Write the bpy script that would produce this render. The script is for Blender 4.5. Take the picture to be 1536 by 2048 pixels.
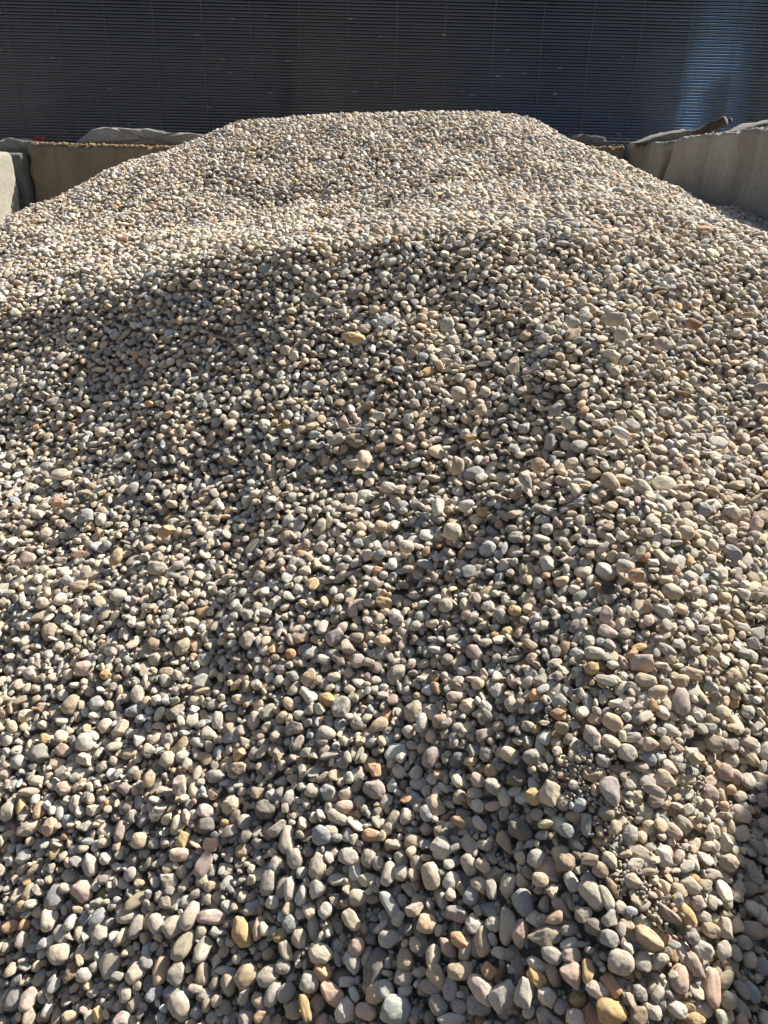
import bpy, bmesh, math, random
import numpy as np
from mathutils import Vector, Matrix, noise
random.seed(7); rng = np.random.default_rng(11)
SC = bpy.context.scene
for o in list(bpy.data.objects): bpy.data.objects.remove(o)

# ------------------------------------------------------------------ camera, sky, sun, exposure
F = 1480.0; TH = math.radians(24.8); RO = math.radians(1.5); EYE = 1.62
cf = np.array([0, math.cos(TH), -math.sin(TH)])
_r = np.array([1., 0, 0]); _u = np.cross(_r, cf)
cR = _r*math.cos(RO) + _u*math.sin(RO); cU = _u*math.cos(RO) - _r*math.sin(RO)
cC = np.array([0, 0, EYE])
cam = bpy.data.objects.new('camera', bpy.data.cameras.new('camera'))
SC.collection.objects.link(cam); SC.camera = cam
cam.data.sensor_fit = 'VERTICAL'; cam.data.sensor_height = 24.0
cam.data.lens = 24.0*F/2048.0
cam.data.clip_start = 0.05; cam.data.clip_end = 500
cam.matrix_world = Matrix(((cR[0], cU[0], -cf[0], 0), (cR[1], cU[1], -cf[1], 0), (cR[2], cU[2], -cf[2], EYE), (0, 0, 0, 1)))

SUN_EL, SUN_AZ = math.radians(41), math.radians(52)      # azimuth from +Y (view direction) towards +X
world = bpy.data.worlds.new('World'); SC.world = world; world.use_nodes = True
nt = world.node_tree; nt.nodes.clear()
wo = nt.nodes.new('ShaderNodeOutputWorld'); bg = nt.nodes.new('ShaderNodeBackground'); sky = nt.nodes.new('ShaderNodeTexSky')
sky.sky_type = 'NISHITA'; sky.sun_disc = False; sky.sun_elevation = SUN_EL; sky.sun_rotation = SUN_AZ
sky.air_density = 1.0; sky.dust_density = 2.2; sky.ozone_density = 0.5
bg.inputs['Strength'].default_value = 0.058
hs_ = nt.nodes.new('ShaderNodeHueSaturation'); hs_.inputs['Saturation'].default_value = 1.0; nt.links.new(sky.outputs[0], hs_.inputs['Color']); nt.links.new(hs_.outputs[0], bg.inputs[0]); nt.links.new(bg.outputs[0], wo.inputs[0])
sl = bpy.data.lights.new('sun', 'SUN'); sun = bpy.data.objects.new('sun', sl); SC.collection.objects.link(sun)
sl.energy = 4.9; sl.angle = math.radians(0.53); sl.color = (1.0, 0.935, 0.835)
sdir = Vector((math.cos(SUN_EL)*math.sin(SUN_AZ), math.cos(SUN_EL)*math.cos(SUN_AZ), math.sin(SUN_EL)))
sun.rotation_euler = sdir.to_track_quat('Z', 'Y').to_euler()
SC.view_settings.view_transform = 'Standard'; SC.view_settings.look = 'None'
SC.view_settings.exposure = 1.12; SC.view_settings.gamma = 1.0

def ray(px, py): return cf + cR*(px-768)/F + cU*(1024-py)/F
def P(px, py, d): return cC + ray(px, py)*d
def proj(p):
    v = np.asarray(p) - cC; d = v @ cf
    return 768 + F*(v @ cR)/d, 1024 - F*(v @ cU)/d, d
def hit(px, py, ax, val):
    r = ray(px, py); return cC + r*((val-cC[ax])/r[ax])

# ------------------------------------------------------------------ helpers
def link(o, parent=None):
    SC.collection.objects.link(o)
    if parent: o.parent = parent
    return o
def tag(o, label=None, cat=None, group=None, kind=None):
    if label: o['label'] = label
    if cat: o['category'] = cat
    if group: o['group'] = group
    if kind: o['kind'] = kind
    return o
def np_mesh(name, V, Fc, smooth=True):
    me = bpy.data.meshes.new(name)
    me.from_pydata([tuple(v) for v in V], [], [tuple(int(i) for i in f) for f in Fc]); me.update()
    if smooth: me.polygons.foreach_set('use_smooth', [True]*len(me.polygons))
    return me
def mobj(name, me, mat, parent=None, loc=None):
    o = bpy.data.objects.new(name, me)
    if mat: me.materials.append(mat)
    if loc is not None: o.location = loc
    return link(o, parent)
class NT:
    def __init__(s, name):
        s.m = bpy.data.materials.new(name); s.m.use_nodes = True; s.t = s.m.node_tree; s.t.nodes.clear()
        s.out = s.n('ShaderNodeOutputMaterial'); s.b = s.n('ShaderNodeBsdfPrincipled'); s.l(s.b.outputs[0], s.out.inputs[0])
    def n(s, t, **k):
        o = s.t.nodes.new(t)
        for a, v in k.items(): setattr(o, a, v)
        return o
    def l(s, a, b): s.t.links.new(a, b)
    def noise(s, vec, scale, detail=4, rough=.55):
        o = s.n('ShaderNodeTexNoise'); o.inputs['Scale'].default_value = scale; o.inputs['Detail'].default_value = detail
        o.inputs['Roughness'].default_value = rough
        if vec is not None: s.l(vec, o.inputs['Vector'])
        return o.outputs['Fac']
    def ramp(s, fac, stops):
        r = s.n('ShaderNodeValToRGB'); e = r.color_ramp.elements
        while len(e) < len(stops): e.new(.5)
        for i, (p, c) in enumerate(stops):
            e[i].position = p; e[i].color = (c if len(c) == 4 else (*c, 1)) if hasattr(c, '__len__') else (c, c, c, 1)
        s.l(fac, r.inputs[0]); return r.outputs[0]
    def mix(s, mode, fac, a, b):
        m = s.n('ShaderNodeMix', data_type='RGBA', blend_type=mode)
        for sock, v in ((m.inputs[0], fac), (m.inputs[6], a), (m.inputs[7], b)):
            if hasattr(v, 'is_output'): s.l(v, sock)
            elif hasattr(v, '__len__'): sock.default_value = (*v, 1) if len(v) == 3 else v
            else: sock.default_value = v
        return m.outputs[2]
    def math(s, op, a, b=None):
        m = s.n('ShaderNodeMath', operation=op)
        for i, v in enumerate((a, b)):
            if v is None: continue
            if hasattr(v, 'is_output'): s.l(v, m.inputs[i])
            else: m.inputs[i].default_value = v
        return m.outputs[0]
    def bump(s, h, strength, dist):
        b = s.n('ShaderNodeBump'); b.inputs['Strength'].default_value = strength; b.inputs['Distance'].default_value = dist
        s.l(h, b.inputs['Height']); s.l(b.outputs[0], s.b.inputs['Normal'])

# pebble: every stone brings its own stone colour through the 'color' attribute
def pebble_material():
    k = NT('pebble_stone')
    at = k.n('ShaderNodeAttribute', attribute_type='INSTANCER', attribute_name='color')
    oi = k.n('ShaderNodeObjectInfo'); tc = k.n('ShaderNodeTexCoord')
    off = k.n('ShaderNodeVectorMath', operation='MULTIPLY_ADD'); 
    cx = k.n('ShaderNodeCombineXYZ')
    k.l(k.math('MULTIPLY', oi.outputs['Random'], 57.0), cx.inputs[0]); k.l(k.math('MULTIPLY', oi.outputs['Random'], -31.0), cx.inputs[1])
    k.l(tc.outputs['Object'], off.inputs[0]); off.inputs[1].default_value = (1, 1, 1); k.l(cx.outputs[0], off.inputs[2])
    v = off.outputs[0]
    n1 = k.noise(v, 1.3, 3); n2 = k.noise(v, 4.5, 5, .7); n3 = k.noise(v, 13, 4, .75)
    col = k.mix('MULTIPLY', 1.0, at.outputs['Color'], k.ramp(n1, [(.3, (.80, .82, .86)), (.5, (1, 1, 1)), (.72, (1.0, .93, .82))]))
    col = k.mix('MULTIPLY', .8, col, k.ramp(n2, [(.32, .50), (.44, .88), (.56, 1.0), (.75, 1.06)]))
    # sandy dust grains stuck on the stone
    dust = k.math('MULTIPLY', k.ramp(n3, [(.54, 0), (.62, 1)]), k.ramp(n1, [(.40, .15), (.6, .8)]))
    col = k.mix('MIX', dust, col, (.56, .51, .435))
    # veins on some stones
    w = k.n('ShaderNodeTexWave'); w.inputs['Scale'].default_value = .8; w.inputs['Distortion'].default_value = 7; w.inputs['Detail'].default_value = 2
    k.l(v, w.inputs['Vector'])
    vein = k.math('MULTIPLY', k.ramp(w.outputs['Fac'], [(.965, 0), (.99, .3)]), k.math('GREATER_THAN', oi.outputs['Random'], .8))
    col = k.mix('MIX', vein, col, (.20, .165, .13))
    k.l(col, k.b.inputs['Base Color']); k.b.inputs['Roughness'].default_value = .82
    k.b.inputs['Specular IOR Level'].default_value = .3
    h = k.math('ADD', k.math('MULTIPLY', n2, .7), k.math('MULTIPLY', n3, .55))
    k.bump(h, .7, .0024)
    return k.m
M_PEB = pebble_material()

# ------------------------------------------------------------------ heap surface (metres): control points from (image column,row,distance)
CP = [(0,620,2.459),(0,720,2.303),(0,860,2.114),(0,1024,1.895),(0,1300,1.606),(0,1650,1.37),(0,2048,1.182),(200,592,2.339),
 (200,700,2.209),(200,850,2.044),(200,1024,1.841),(200,1300,1.559),(200,1650,1.329),(200,2048,1.15),(400,560,2.238),(400,680,2.108),
 (400,860,1.926),(400,1024,1.767),(400,1300,1.519),(400,1650,1.3),(400,2048,1.13),(600,525,2.166),(600,680,2.002),(600,860,1.83),
 (600,1024,1.683),(600,1300,1.459),(600,1650,1.253),(600,2048,1.091),(800,500,2.139),(800,620,2.005),(800,760,1.863),(800,1024,1.622),
 (800,1300,1.406),(800,1650,1.207),(800,2048,1.052),(1000,475,2.141),(1000,620,1.958),(1000,780,1.783),(1000,1024,1.547),(1000,1300,1.34),
 (1000,1650,1.151),(1000,2048,1.002),(1200,470,2.154),(1200,640,1.874),(1200,800,1.681),(1200,1024,1.47),(1200,1300,1.267),(1200,1650,1.083),
 (1200,2048,0.94),(1536,515,2.127),(1536,650,1.95),(1536,800,1.78),(1536,1024,1.55),(1536,1300,1.32),(1536,1650,1.13),(1536,2048,.98),
 (0,450,3.4),(60,425,3.6),(200,450,2.99),(200,350,3.55),(400,480,2.68),(400,380,3.21),(420,275,3.705),(480,248,3.8),(600,238,3.8),(700,232,3.8),(768,440,2.655),(768,350,3.14),
 (800,231,3.794),(900,231,3.8),(990,232,3.8),(1060,240,3.79),(1150,400,2.63),(1150,294,3.5),(1250,334,3.35),(1350,389,2.95),(1450,446,2.55),(1110,270,3.68),(300,318,3.6),(130,390,3.58),(1430,430,2.62),(1300,366,3.15)]
CW = [P(*c) for c in CP]
for q in [(1310,384),(1440,437),(1536,450)]: CW.append(hit(*q, 0, 1.5))
for q in [(1250,345)]: CW.append(hit(*q, 0, 1.42)+np.array([0,0,-.06]))
CW += [np.array(p) for p in [(-2.3,5.0,1.25),(-1.5,5.1,1.35),(-.7,5.1,1.55),(0,5.15,1.66),(.7,5.1,1.6),(1.3,4.9,1.5),(1.5,2.4,1.36),(1.5,1.5,1.1),(1.45,.8,.78),
  (-2.3,3.6,1.12),(-2.2,2.2,.85),(-1.8,1.0,.5),(-1.2,.4,.2),(0,.3,.14),(1.2,.4,.3),(1.3,2.8,1.44)]]
CW = np.array(CW)
def tps(A, B): 
    d2 = ((A[:, None, :]-B[None, :, :])**2).sum(-1); return .5*d2*np.log(d2+1e-9)
A = CW[:, :2]; n = len(A); K = tps(A, A) + np.eye(n)*0.0006; Q = np.c_[np.ones(n), A]
sol = np.linalg.solve(np.block([[K, Q], [Q.T, np.zeros((3, 3))]]), np.r_[CW[:, 2], 0, 0, 0])
X0, X1, Y0, Y1 = -2.55, 1.50, .28, 5.0
CG = .04; gx = np.arange(X0, X1+CG, CG); gy = np.arange(Y0, Y1+CG, CG)
GX, GY = np.meshgrid(gx, gy, indexing='ij')
pts = np.c_[GX.ravel(), GY.ravel()]
Z = (tps(pts, A) @ sol[:n] + sol[n] + pts @ sol[n+1:]).reshape(GX.shape)
def vn(x, y, s, seed): return noise.noise(Vector((x/s, y/s, seed)))
und = np.array([[.020*vn(x, y, .42, 3.1) + .017*vn(x, y, .20, 8.7) + .012*vn(x, y, .09, 5.5) for y in gy] for x in gx])
Z = Z + und*np.clip((GY-.3)/1.2+.6, .6, 1.3)*np.clip((3.6-GY)/1.2+.75, .35, 1)
# a low sandy ridge at the lower right, ground a little lower beyond it
rp = [P(1160,1450,1.34), P(1210,1600,1.28), P(1290,1760,1.23), P(1400,1900,1.18)]
for i in range(len(rp)-1):
    a, b = rp[i][:2], rp[i+1][:2]; ab = b-a; L = np.hypot(*ab)
    t = np.clip(((GX-a[0])*ab[0]+(GY-a[1])*ab[1])/L**2, 0, 1)
    dd = np.hypot(GX-a[0]-t*ab[0], GY-a[1]-t*ab[1]); Z += .008*np.exp(-(dd/.035)**2)
rp = [P(0,620,2.4), P(200,592,2.32), P(400,560,2.238), P(600,525,2.19), P(800,500,2.14), P(1000,475,2.144), P(1120,474,2.15)]
best = np.full(GX.shape, 9.)
for i in range(len(rp)-1):
    a, b = rp[i][:2], rp[i+1][:2]; ab = b-a; L = np.hypot(*ab)
    t = np.clip(((GX-a[0])*ab[0]+(GY-a[1])*ab[1])/L**2, 0, 1); best = np.minimum(best, np.hypot(GX-a[0]-t*ab[0], GY-a[1]-t*ab[1]))
Z += .022*np.exp(-(best/.10)**2)
G = .002; NX = int((X1-X0)/G); NY = int((Y1-Y0)/G)
fx = (np.arange(NX)*G)/CG; fy = (np.arange(NY)*G)/CG
ix = np.minimum(fx.astype(int), len(gx)-2); iy = np.minimum(fy.astype(int), len(gy)-2); tx = (fx-ix)[:, None]; ty = (fy-iy)[None, :]
T = (Z[ix][:, iy]*(1-tx)*(1-ty) + Z[ix+1][:, iy]*tx*(1-ty) + Z[ix][:, iy+1]*(1-tx)*ty + Z[ix+1][:, iy+1]*tx*ty).astype(np.float32)
def tgt(x, y):
    i = min(max(int((x-X0)/G), 0), NX-1); j = min(max(int((y-Y0)/G), 0), NY-1); return T[i, j]
CORE = .034
Hh = T - CORE

# ------------------------------------------------------------------ pebble shapes
def ico(sub):
    bm = bmesh.new(); bmesh.ops.create_icosphere(bm, subdivisions=sub, radius=1)
    V = np.array([v.co[:] for v in bm.verts]); Fc = [[v.index for v in f.verts] for f in bm.faces]; bm.free(); return V, Fc
IV, IF = ico(4)
def make_shape(kind, seed):
    r = np.random.default_rng(seed); V = IV.copy()
    def n3(V, s, a, rough=1):
        o = Vector(r.uniform(-50, 50, 3))
        return np.array([a*noise.noise(Vector(v)*s+o) for v in V])
    if kind in 'B':
        p = r.uniform(2.9, 4.2); V /= (np.abs(V)**p).sum(1)[:, None]**(1/p)
    if kind in 'EOTRKFL':
        p = r.uniform(2.0, 2.45); V /= (np.abs(V)**p).sum(1)[:, None]**(1/p)
    if kind == 'E': V[:, 1] *= 1 - r.uniform(.16, .34)*V[:, 0]; V[:, 2] *= 1-.15*V[:, 0]
    if kind == 'T': V[:, 1] *= np.clip(1 - r.uniform(.45, .62)*V[:, 0], .22, 2); V[:, 2] *= 1-.25*V[:, 0]
    if kind == 'K': V[:, 1] += r.uniform(.35, .5)*V[:, 0]**2*1.0 - .2; V[:, 1] *= .9
    if kind == 'F': V[:, 2] *= .9
    # random flat worn faces
    nc = {'S': 9, 'B': 5, 'H': 4, 'T': 4, 'E': 3, 'O': 2, 'R': 3, 'K': 2, 'L': 2, 'F': 3}[kind]
    for _ in range(nc):
        nrm = r.normal(size=3); nrm /= np.linalg.norm(nrm); d = r.uniform(.52, .78) if kind == 'S' else r.uniform(.72, .93)
        s = V @ nrm - d; soft = .02 if kind == 'S' else .10
        cut = np.where(s > -soft, np.maximum(0, s+soft)**1.0, 0); cut = np.where(s < soft, np.maximum(0, s+soft)**2/(4*soft), s)
        V = V - cut[:, None]*nrm*.92
    V = V*(1 + n3(V, 1.1, .16) + n3(V, 2.4, .07))[:, None]
    if kind in 'SH': V = V*(1 + n3(V, 4.5, .09) + n3(V, 10, .05))[:, None]
    else: V = V*(1 + n3(V, 5, .022))[:, None]
    lo, hi = V.min(0), V.max(0); V = (V-(lo+hi)/2)/((hi-lo)/2)
    return V
KINDS = 'EOTRBKFLSH'; SH = {}
PROTO = []
for ki, k in enumerate(KINDS):
    for j in range({'E': 5, 'O': 5, 'B': 5, 'S': 5, 'R': 3, 'T': 3, 'K': 2, 'F': 2, 'L': 2, 'H': 4}[k]):
        me = np_mesh('pebble_shape', make_shape(k, 100*ki+j), IF); me.materials.append(M_PEB)
        SH.setdefault(k, []).append(len(PROTO)); PROTO.append(me)
COL = dict(w=(.64,.60,.525), c=(.55,.485,.375), l=(.48,.455,.40), g=(.36,.34,.30), d=(.20,.19,.175), b=(.35,.36,.365), t=(.47,.385,.275), o=(.52,.36,.155),
           n=(.54,.335,.195), p=(.55,.42,.35), m=(.42,.345,.315), r=(.38,.18,.115), k=(.05,.046,.043), q=(.43,.37,.25), h=(.30,.22,.15), e=(.39,.385,.33))
CNAME = dict(w='white', c='cream', l='light grey', g='grey', d='dark grey', b='blue-grey', t='tan', o='ochre', n='orange', p='pink', m='mauve', r='rust-red',
             k='blackish', q='olive', h='brown', e='greenish grey')
SNAME = dict(E='egg-shaped', O='oval', R='round', B='blocky', S='jagged', T='wedge-shaped', K='bean-shaped', F='flat', L='elongated', H='rough-skinned')
FK = list('clgtwbmponehq'); FP = np.array([.33,.25,.12,.105,.11,.03,.018,.014,.008,.007,.015,.010,.006]); FP /= FP.sum()
def jit(c, a=.15):
    v = np.array(COL[c])*(.86 if c not in 'kd' else 1)+(np.array((.46, .425, .36))*.14 if c not in 'kd' else 0); v = (v*np.array((1.10, 1.07, 1.04)) if c not in 'bdk' else v)*math.exp(rng.normal(0, a)); w = rng.normal(0, .05); return np.clip(v*np.array([1+w, 1, 1-w]), .02, .72)

# ------------------------------------------------------------------ stones one can point at in the photograph: tile origin, scale, then x,y,length,width,angle,colour,shape
TILES = [
(0,1700,3.84,"""424,358,205,145,80,b,E 632,322,175,140,-60,m,E 780,350,118,75,70,o,O 1052,388,225,100,42,q,L 880,330,130,110,0,g,B 1238,355,105,90,0,c,B
1300,235,145,120,0,l,S 140,335,140,100,50,w,E 228,325,130,90,65,t,B 175,430,100,85,0,o,R 80,585,130,100,0,n,B 190,580,95,90,0,n,R 383,530,175,130,90,c,B
1195,575,165,125,-70,c,E 1460,505,215,130,65,l,E 1440,395,110,105,0,w,R 1335,585,180,150,30,e,E 1410,730,240,130,65,q,O 1050,590,180,100,70,g,O 750,520,150,105,50,b,O
665,520,140,100,60,b,O 980,505,180,110,5,l,O 455,800,180,150,15,l,K 165,690,120,95,70,l,O 765,650,140,115,80,e,B 612,660,135,75,-80,c,O 550,935,175,105,60,h,H
1045,940,180,125,50,c,O 1235,925,215,140,75,t,B 1360,945,160,140,60,g,B 220,1145,170,150,50,m,B 110,1140,175,125,75,g,O 1375,1190,185,155,-60,l,R 650,960,120,100,0,w,R
690,790,120,85,40,w,S 1185,1100,150,110,20,b,B 1320,1080,140,90,35,b,O 225,1280,150,110,75,c,B 340,1275,120,95,20,t,H 435,1280,130,75,90,t,O 1040,1180,150,110,50,g,O
540,1270,130,80,25,c,O 690,110,180,120,-80,g,H 1375,35,150,100,0,p,E 940,1310,150,130,0,m,E"""),
(380,1700,3.84,"""105,110,200,125,50,m,B 810,70,155,125,-70,c,R 985,130,220,140,85,e,S 660,110,140,110,70,l,E 600,250,190,120,85,g,O 710,285,180,90,70,t,F
765,305,190,90,85,w,O 855,335,170,90,85,w,T 983,305,145,130,0,w,T 1215,50,160,130,0,l,R 1370,65,155,115,90,t,O 280,255,125,75,50,l,O 410,305,140,85,20,l,O
640,400,125,100,0,w,S 175,515,245,115,0,p,O 390,635,245,140,-65,o,K 525,600,180,100,85,p,B 1040,465,125,105,80,w,R 1240,540,180,120,-65,c,B 1295,370,165,125,-10,c,E
770,560,150,125,45,l,S 690,655,120,95,45,o,H 735,775,160,100,-75,c,B 835,670,155,120,85,c,E 950,605,200,100,-80,c,L 1000,800,215,160,-30,c,S 1020,930,160,140,-45,n,H
1140,735,120,105,-20,w,R 1283,740,135,120,60,p,R 1245,860,180,125,-80,l,E 1365,810,155,90,70,w,E 1425,900,300,170,70,d,H 95,765,200,140,60,c,B 435,965,190,155,40,t,E
275,928,165,70,-5,w,L 140,1115,185,105,0,e,O 600,965,180,140,30,g,O 715,895,125,110,0,l,R 635,1100,190,115,65,l,O 740,1095,160,130,30,g,O 915,1010,160,155,0,l,R
885,1210,200,80,-75,o,L 985,1175,130,115,60,t,R 1090,1105,220,130,-45,p,B 1195,1235,185,150,60,w,S 1355,1235,165,140,-40,p,B 1440,1085,200,165,20,c,S 95,950,170,110,85,t,E
295,1035,160,120,-85,t,E 425,1105,160,100,60,c,S 535,1165,150,95,-50,t,O 805,1235,140,120,0,q,R 540,1275,110,100,0,n,B 430,1290,120,110,0,m,B"""),
(760,1700,3.84,"""395,200,205,145,-75,c,E 550,240,150,130,60,w,R 770,270,160,115,-50,l,S 855,295,155,85,-85,c,O 985,265,200,125,75,c,S 1100,415,220,160,-80,b,E
1425,105,170,150,50,h,H 1195,60,140,125,60,l,E 1230,230,130,105,-10,c,R 1470,245,150,105,-70,w,O 700,350,145,115,60,b,O 690,110,170,125,-70,c,E 480,45,150,120,-50,w,S
75,185,185,125,70,l,B 165,75,140,105,-70,c,E 215,205,160,80,-80,h,S 85,430,260,100,-60,l,L 55,560,190,110,-70,g,B 265,455,145,110,20,l,S 385,480,125,55,0,n,F
590,485,170,130,-40,m,B 720,570,145,125,-60,w,B 875,570,140,125,0,c,H 985,590,265,130,85,c,K 1400,450,210,90,-50,m,O 1265,410,135,90,80,c,T 1195,540,130,130,40,w,S
1080,640,210,135,80,p,H 355,565,170,140,0,c,R 175,610,120,75,-85,p,O 320,710,185,105,-75,l,B 75,685,180,125,0,l,O 1280,665,280,150,25,q,S 1455,725,150,90,20,w,O
1320,805,190,130,-35,l,K 1205,890,170,105,-30,w,K 1470,970,190,160,-80,p,T 1475,820,150,110,10,p,B 195,835,160,130,85,t,E 405,810,165,130,60,c,B 520,750,180,110,-50,p,H
610,690,160,105,-40,n,H 655,760,190,100,75,t,O 790,700,220,150,75,t,B 1050,850,240,100,-75,m,L 440,980,220,130,-70,c,E 180,970,155,130,0,l,R 620,930,210,130,10,t,B
835,930,120,110,-40,n,B 910,960,130,80,60,n,B 790,1070,250,170,-65,p,E 950,1125,230,180,40,l,B 1110,1100,200,140,70,l,B 1200,980,160,110,-40,o,B 1330,960,170,100,-75,q,O
1290,1130,160,130,-60,w,S 545,1065,170,120,75,b,B 400,1050,180,110,-10,g,O 195,1085,120,90,0,w,B 40,1070,145,140,0,l,R 120,1225,250,210,0,e,R 445,1190,160,130,-60,g,O
605,1200,140,110,-30,p,B 550,1298,230,90,-5,w,B 1260,1280,140,120,-50,w,B 760,1190,190,150,0,g,B"""),
(1136,1700,3.84,"""185,345,240,165,-60,c,E 160,230,130,115,-40,b,R 40,240,150,85,-75,w,O 300,370,200,90,-70,c,L 350,300,200,80,-60,h,H 250,155,130,115,-30,t,R
165,70,130,90,-15,t,B 325,75,150,110,-60,c,H 515,115,145,115,-10,c,B 500,240,160,120,-20,t,H 560,310,140,130,0,t,H 740,55,145,120,-80,w,B 750,170,140,85,0,p,H
970,95,140,75,-65,w,T 1235,100,150,140,30,t,H 1190,185,160,70,-50,c,L 845,315,140,120,-30,t,H 1050,270,115,85,0,c,B 940,270,150,120,-50,c,B 1000,410,120,115,0,m,S
1040,515,120,90,-30,w,O 910,500,200,120,-60,o,E 760,490,230,110,-50,h,S 680,500,120,110,0,l,S 620,680,240,140,-45,t,H 700,850,160,95,5,c,O 800,800,120,70,-80,o,B
405,860,205,185,0,l,R 200,590,150,120,-30,d,H 330,530,150,110,40,l,B 450,580,120,95,-20,t,H 320,680,150,130,0,g,R 1090,610,140,110,-30,q,B 1035,770,160,120,-40,w,B
970,885,210,110,-60,m,S 1105,1055,290,120,80,p,L 865,990,205,130,80,p,E 1185,890,130,110,-45,q,O 1030,1040,150,90,10,w,K 155,930,180,100,80,o,B 235,1080,200,120,-30,w,O
330,1040,175,130,-60,n,B 550,1100,140,110,-50,g,H 75,1150,150,120,0,o,H 335,1245,250,190,-25,o,E 190,1280,170,130,-45,r,B 60,1290,150,130,0,w,R 655,1235,145,125,-60,w,E
840,1220,160,110,-40,w,O 1045,1230,120,110,0,c,R 970,1305,170,110,0,o,H 545,1270,140,130,0,t,B 1410,615,200,130,-10,g,O 1350,710,120,110,0,g,R 1430,210,140,105,-20,b,O
1385,300,160,110,-10,g,O 1210,600,150,110,80,g,B 1415,1090,150,110,-60,b,E 1330,1220,160,110,-70,g,O 1480,900,180,140,-20,b,S 120,500,140,120,0,g,B"""),
(0,1370,3.84,"""660,440,150,140,0,w,R 655,580,135,120,-60,w,S 550,150,165,130,60,t,E 740,140,120,105,30,b,O 1055,70,150,115,85,l,E 1030,200,135,105,-10,b,E
325,175,95,80,0,p,B 310,530,170,150,70,g,S 485,505,120,105,-50,p,B 90,325,110,80,-60,c,E 340,410,85,80,0,o,R 440,605,125,90,-10,c,B 145,600,130,110,-50,l,E
930,340,150,120,45,c,S 1140,505,110,95,-30,c,B 1290,575,120,120,0,l,R 1095,400,115,90,50,p,O 1385,770,150,150,60,p,S 225,1100,200,120,25,t,H 385,1090,145,125,70,t,H
75,950,190,110,75,c,T 165,950,175,85,80,o,B 300,960,135,100,50,n,B 490,795,150,115,0,m,H 1145,725,125,90,75,t,R 1370,1075,150,110,80,c,B 1400,1190,120,100,70,o,B
1070,1195,125,120,0,c,R 665,1085,150,80,30,l,S 720,960,120,100,0,c,S 925,1120,170,85,75,m,O 1220,975,160,120,30,g,S 1375,1290,145,85,0,c,O 580,915,140,100,85,c,H
220,820,160,65,5,p,L 285,735,130,80,0,t,O"""),
(380,1370,3.84,"""605,210,155,100,40,e,B 490,275,150,105,85,p,H 210,270,135,90,80,c,O 390,110,140,75,0,c,O 765,150,135,85,-40,c,K 1055,110,150,105,-20,o,H
1160,170,175,150,60,g,H 320,405,160,80,10,b,L 150,375,135,100,-20,c,T 385,535,110,110,0,n,S 370,640,120,90,0,t,B 195,700,150,100,5,b,O 500,525,110,90,60,g,O
705,355,120,95,0,c,B 1050,375,150,110,-25,l,E 855,340,115,90,70,m,E 835,445,130,80,55,g,H 1155,315,130,95,-80,b,E 1290,300,130,100,-40,l,O 1285,700,150,130,30,l,K
1425,800,185,150,-40,m,E 1420,655,120,110,0,n,S 640,860,130,100,-60,w,E 765,875,135,105,60,l,O 520,830,110,95,0,t,B 315,925,155,145,60,t,H 580,955,170,140,-5,d,H
115,965,130,105,0,w,R 120,1080,150,120,15,d,O 940,810,125,105,0,c,R 1055,825,125,110,-30,l,B 1190,940,150,110,10,p,E 890,980,110,75,-50,w,T 1140,1025,200,100,-30,c,E
670,1105,170,100,35,l,S 750,1185,220,125,80,l,E 890,1160,110,90,-80,h,B 1020,1165,180,150,-20,b,O 1080,1125,120,100,0,c,R 1405,1160,170,100,-15,n,E 1215,1285,160,110,-10,l,E
160,1230,120,100,0,p,B 410,1270,125,110,0,t,B 1075,610,100,65,55,k,S"""),
(760,1370,3.84,"""585,92,155,85,0,p,O 255,200,185,145,75,g,H 325,290,150,90,70,w,O 50,235,120,85,75,n,E 1010,150,115,105,-50,c,B 1210,170,125,85,0,b,O
455,275,130,110,50,t,H 815,385,160,110,15,m,B 75,420,125,115,0,l,B 220,360,110,95,-45,c,R 390,555,170,120,60,m,E 475,495,115,70,-75,w,S 610,570,170,120,30,d,H
1160,550,130,110,30,g,O 1230,480,160,70,-60,c,S 145,665,125,95,-60,w,O 305,760,155,100,-5,w,O 750,730,130,95,-45,p,O 855,660,110,100,0,t,R 1050,720,165,135,30,d,H
875,780,170,120,-40,g,H 1305,835,180,160,70,c,B 1180,855,130,110,-60,o,B 1410,905,150,120,-45,l,H 365,985,135,120,-60,l,R 215,1010,130,125,0,w,T 105,1035,150,95,70,t,O
360,1105,110,100,0,g,H 425,930,170,120,-55,t,B 870,930,130,75,5,p,O 1195,1060,120,110,0,t,H 1075,1115,215,140,-40,d,H 760,1070,140,80,-50,w,O 510,1020,90,65,30,r,B
610,1050,120,80,-50,n,B 960,1220,190,100,-65,c,T 1435,1120,120,115,0,b,R 255,1205,140,125,0,c,E 475,1250,170,150,-50,w,E 590,1205,130,90,-60,l,B 685,1225,150,110,-45,t,B
1290,265,95,80,0,k,H 1395,335,115,95,-20,q,B"""),
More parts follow.
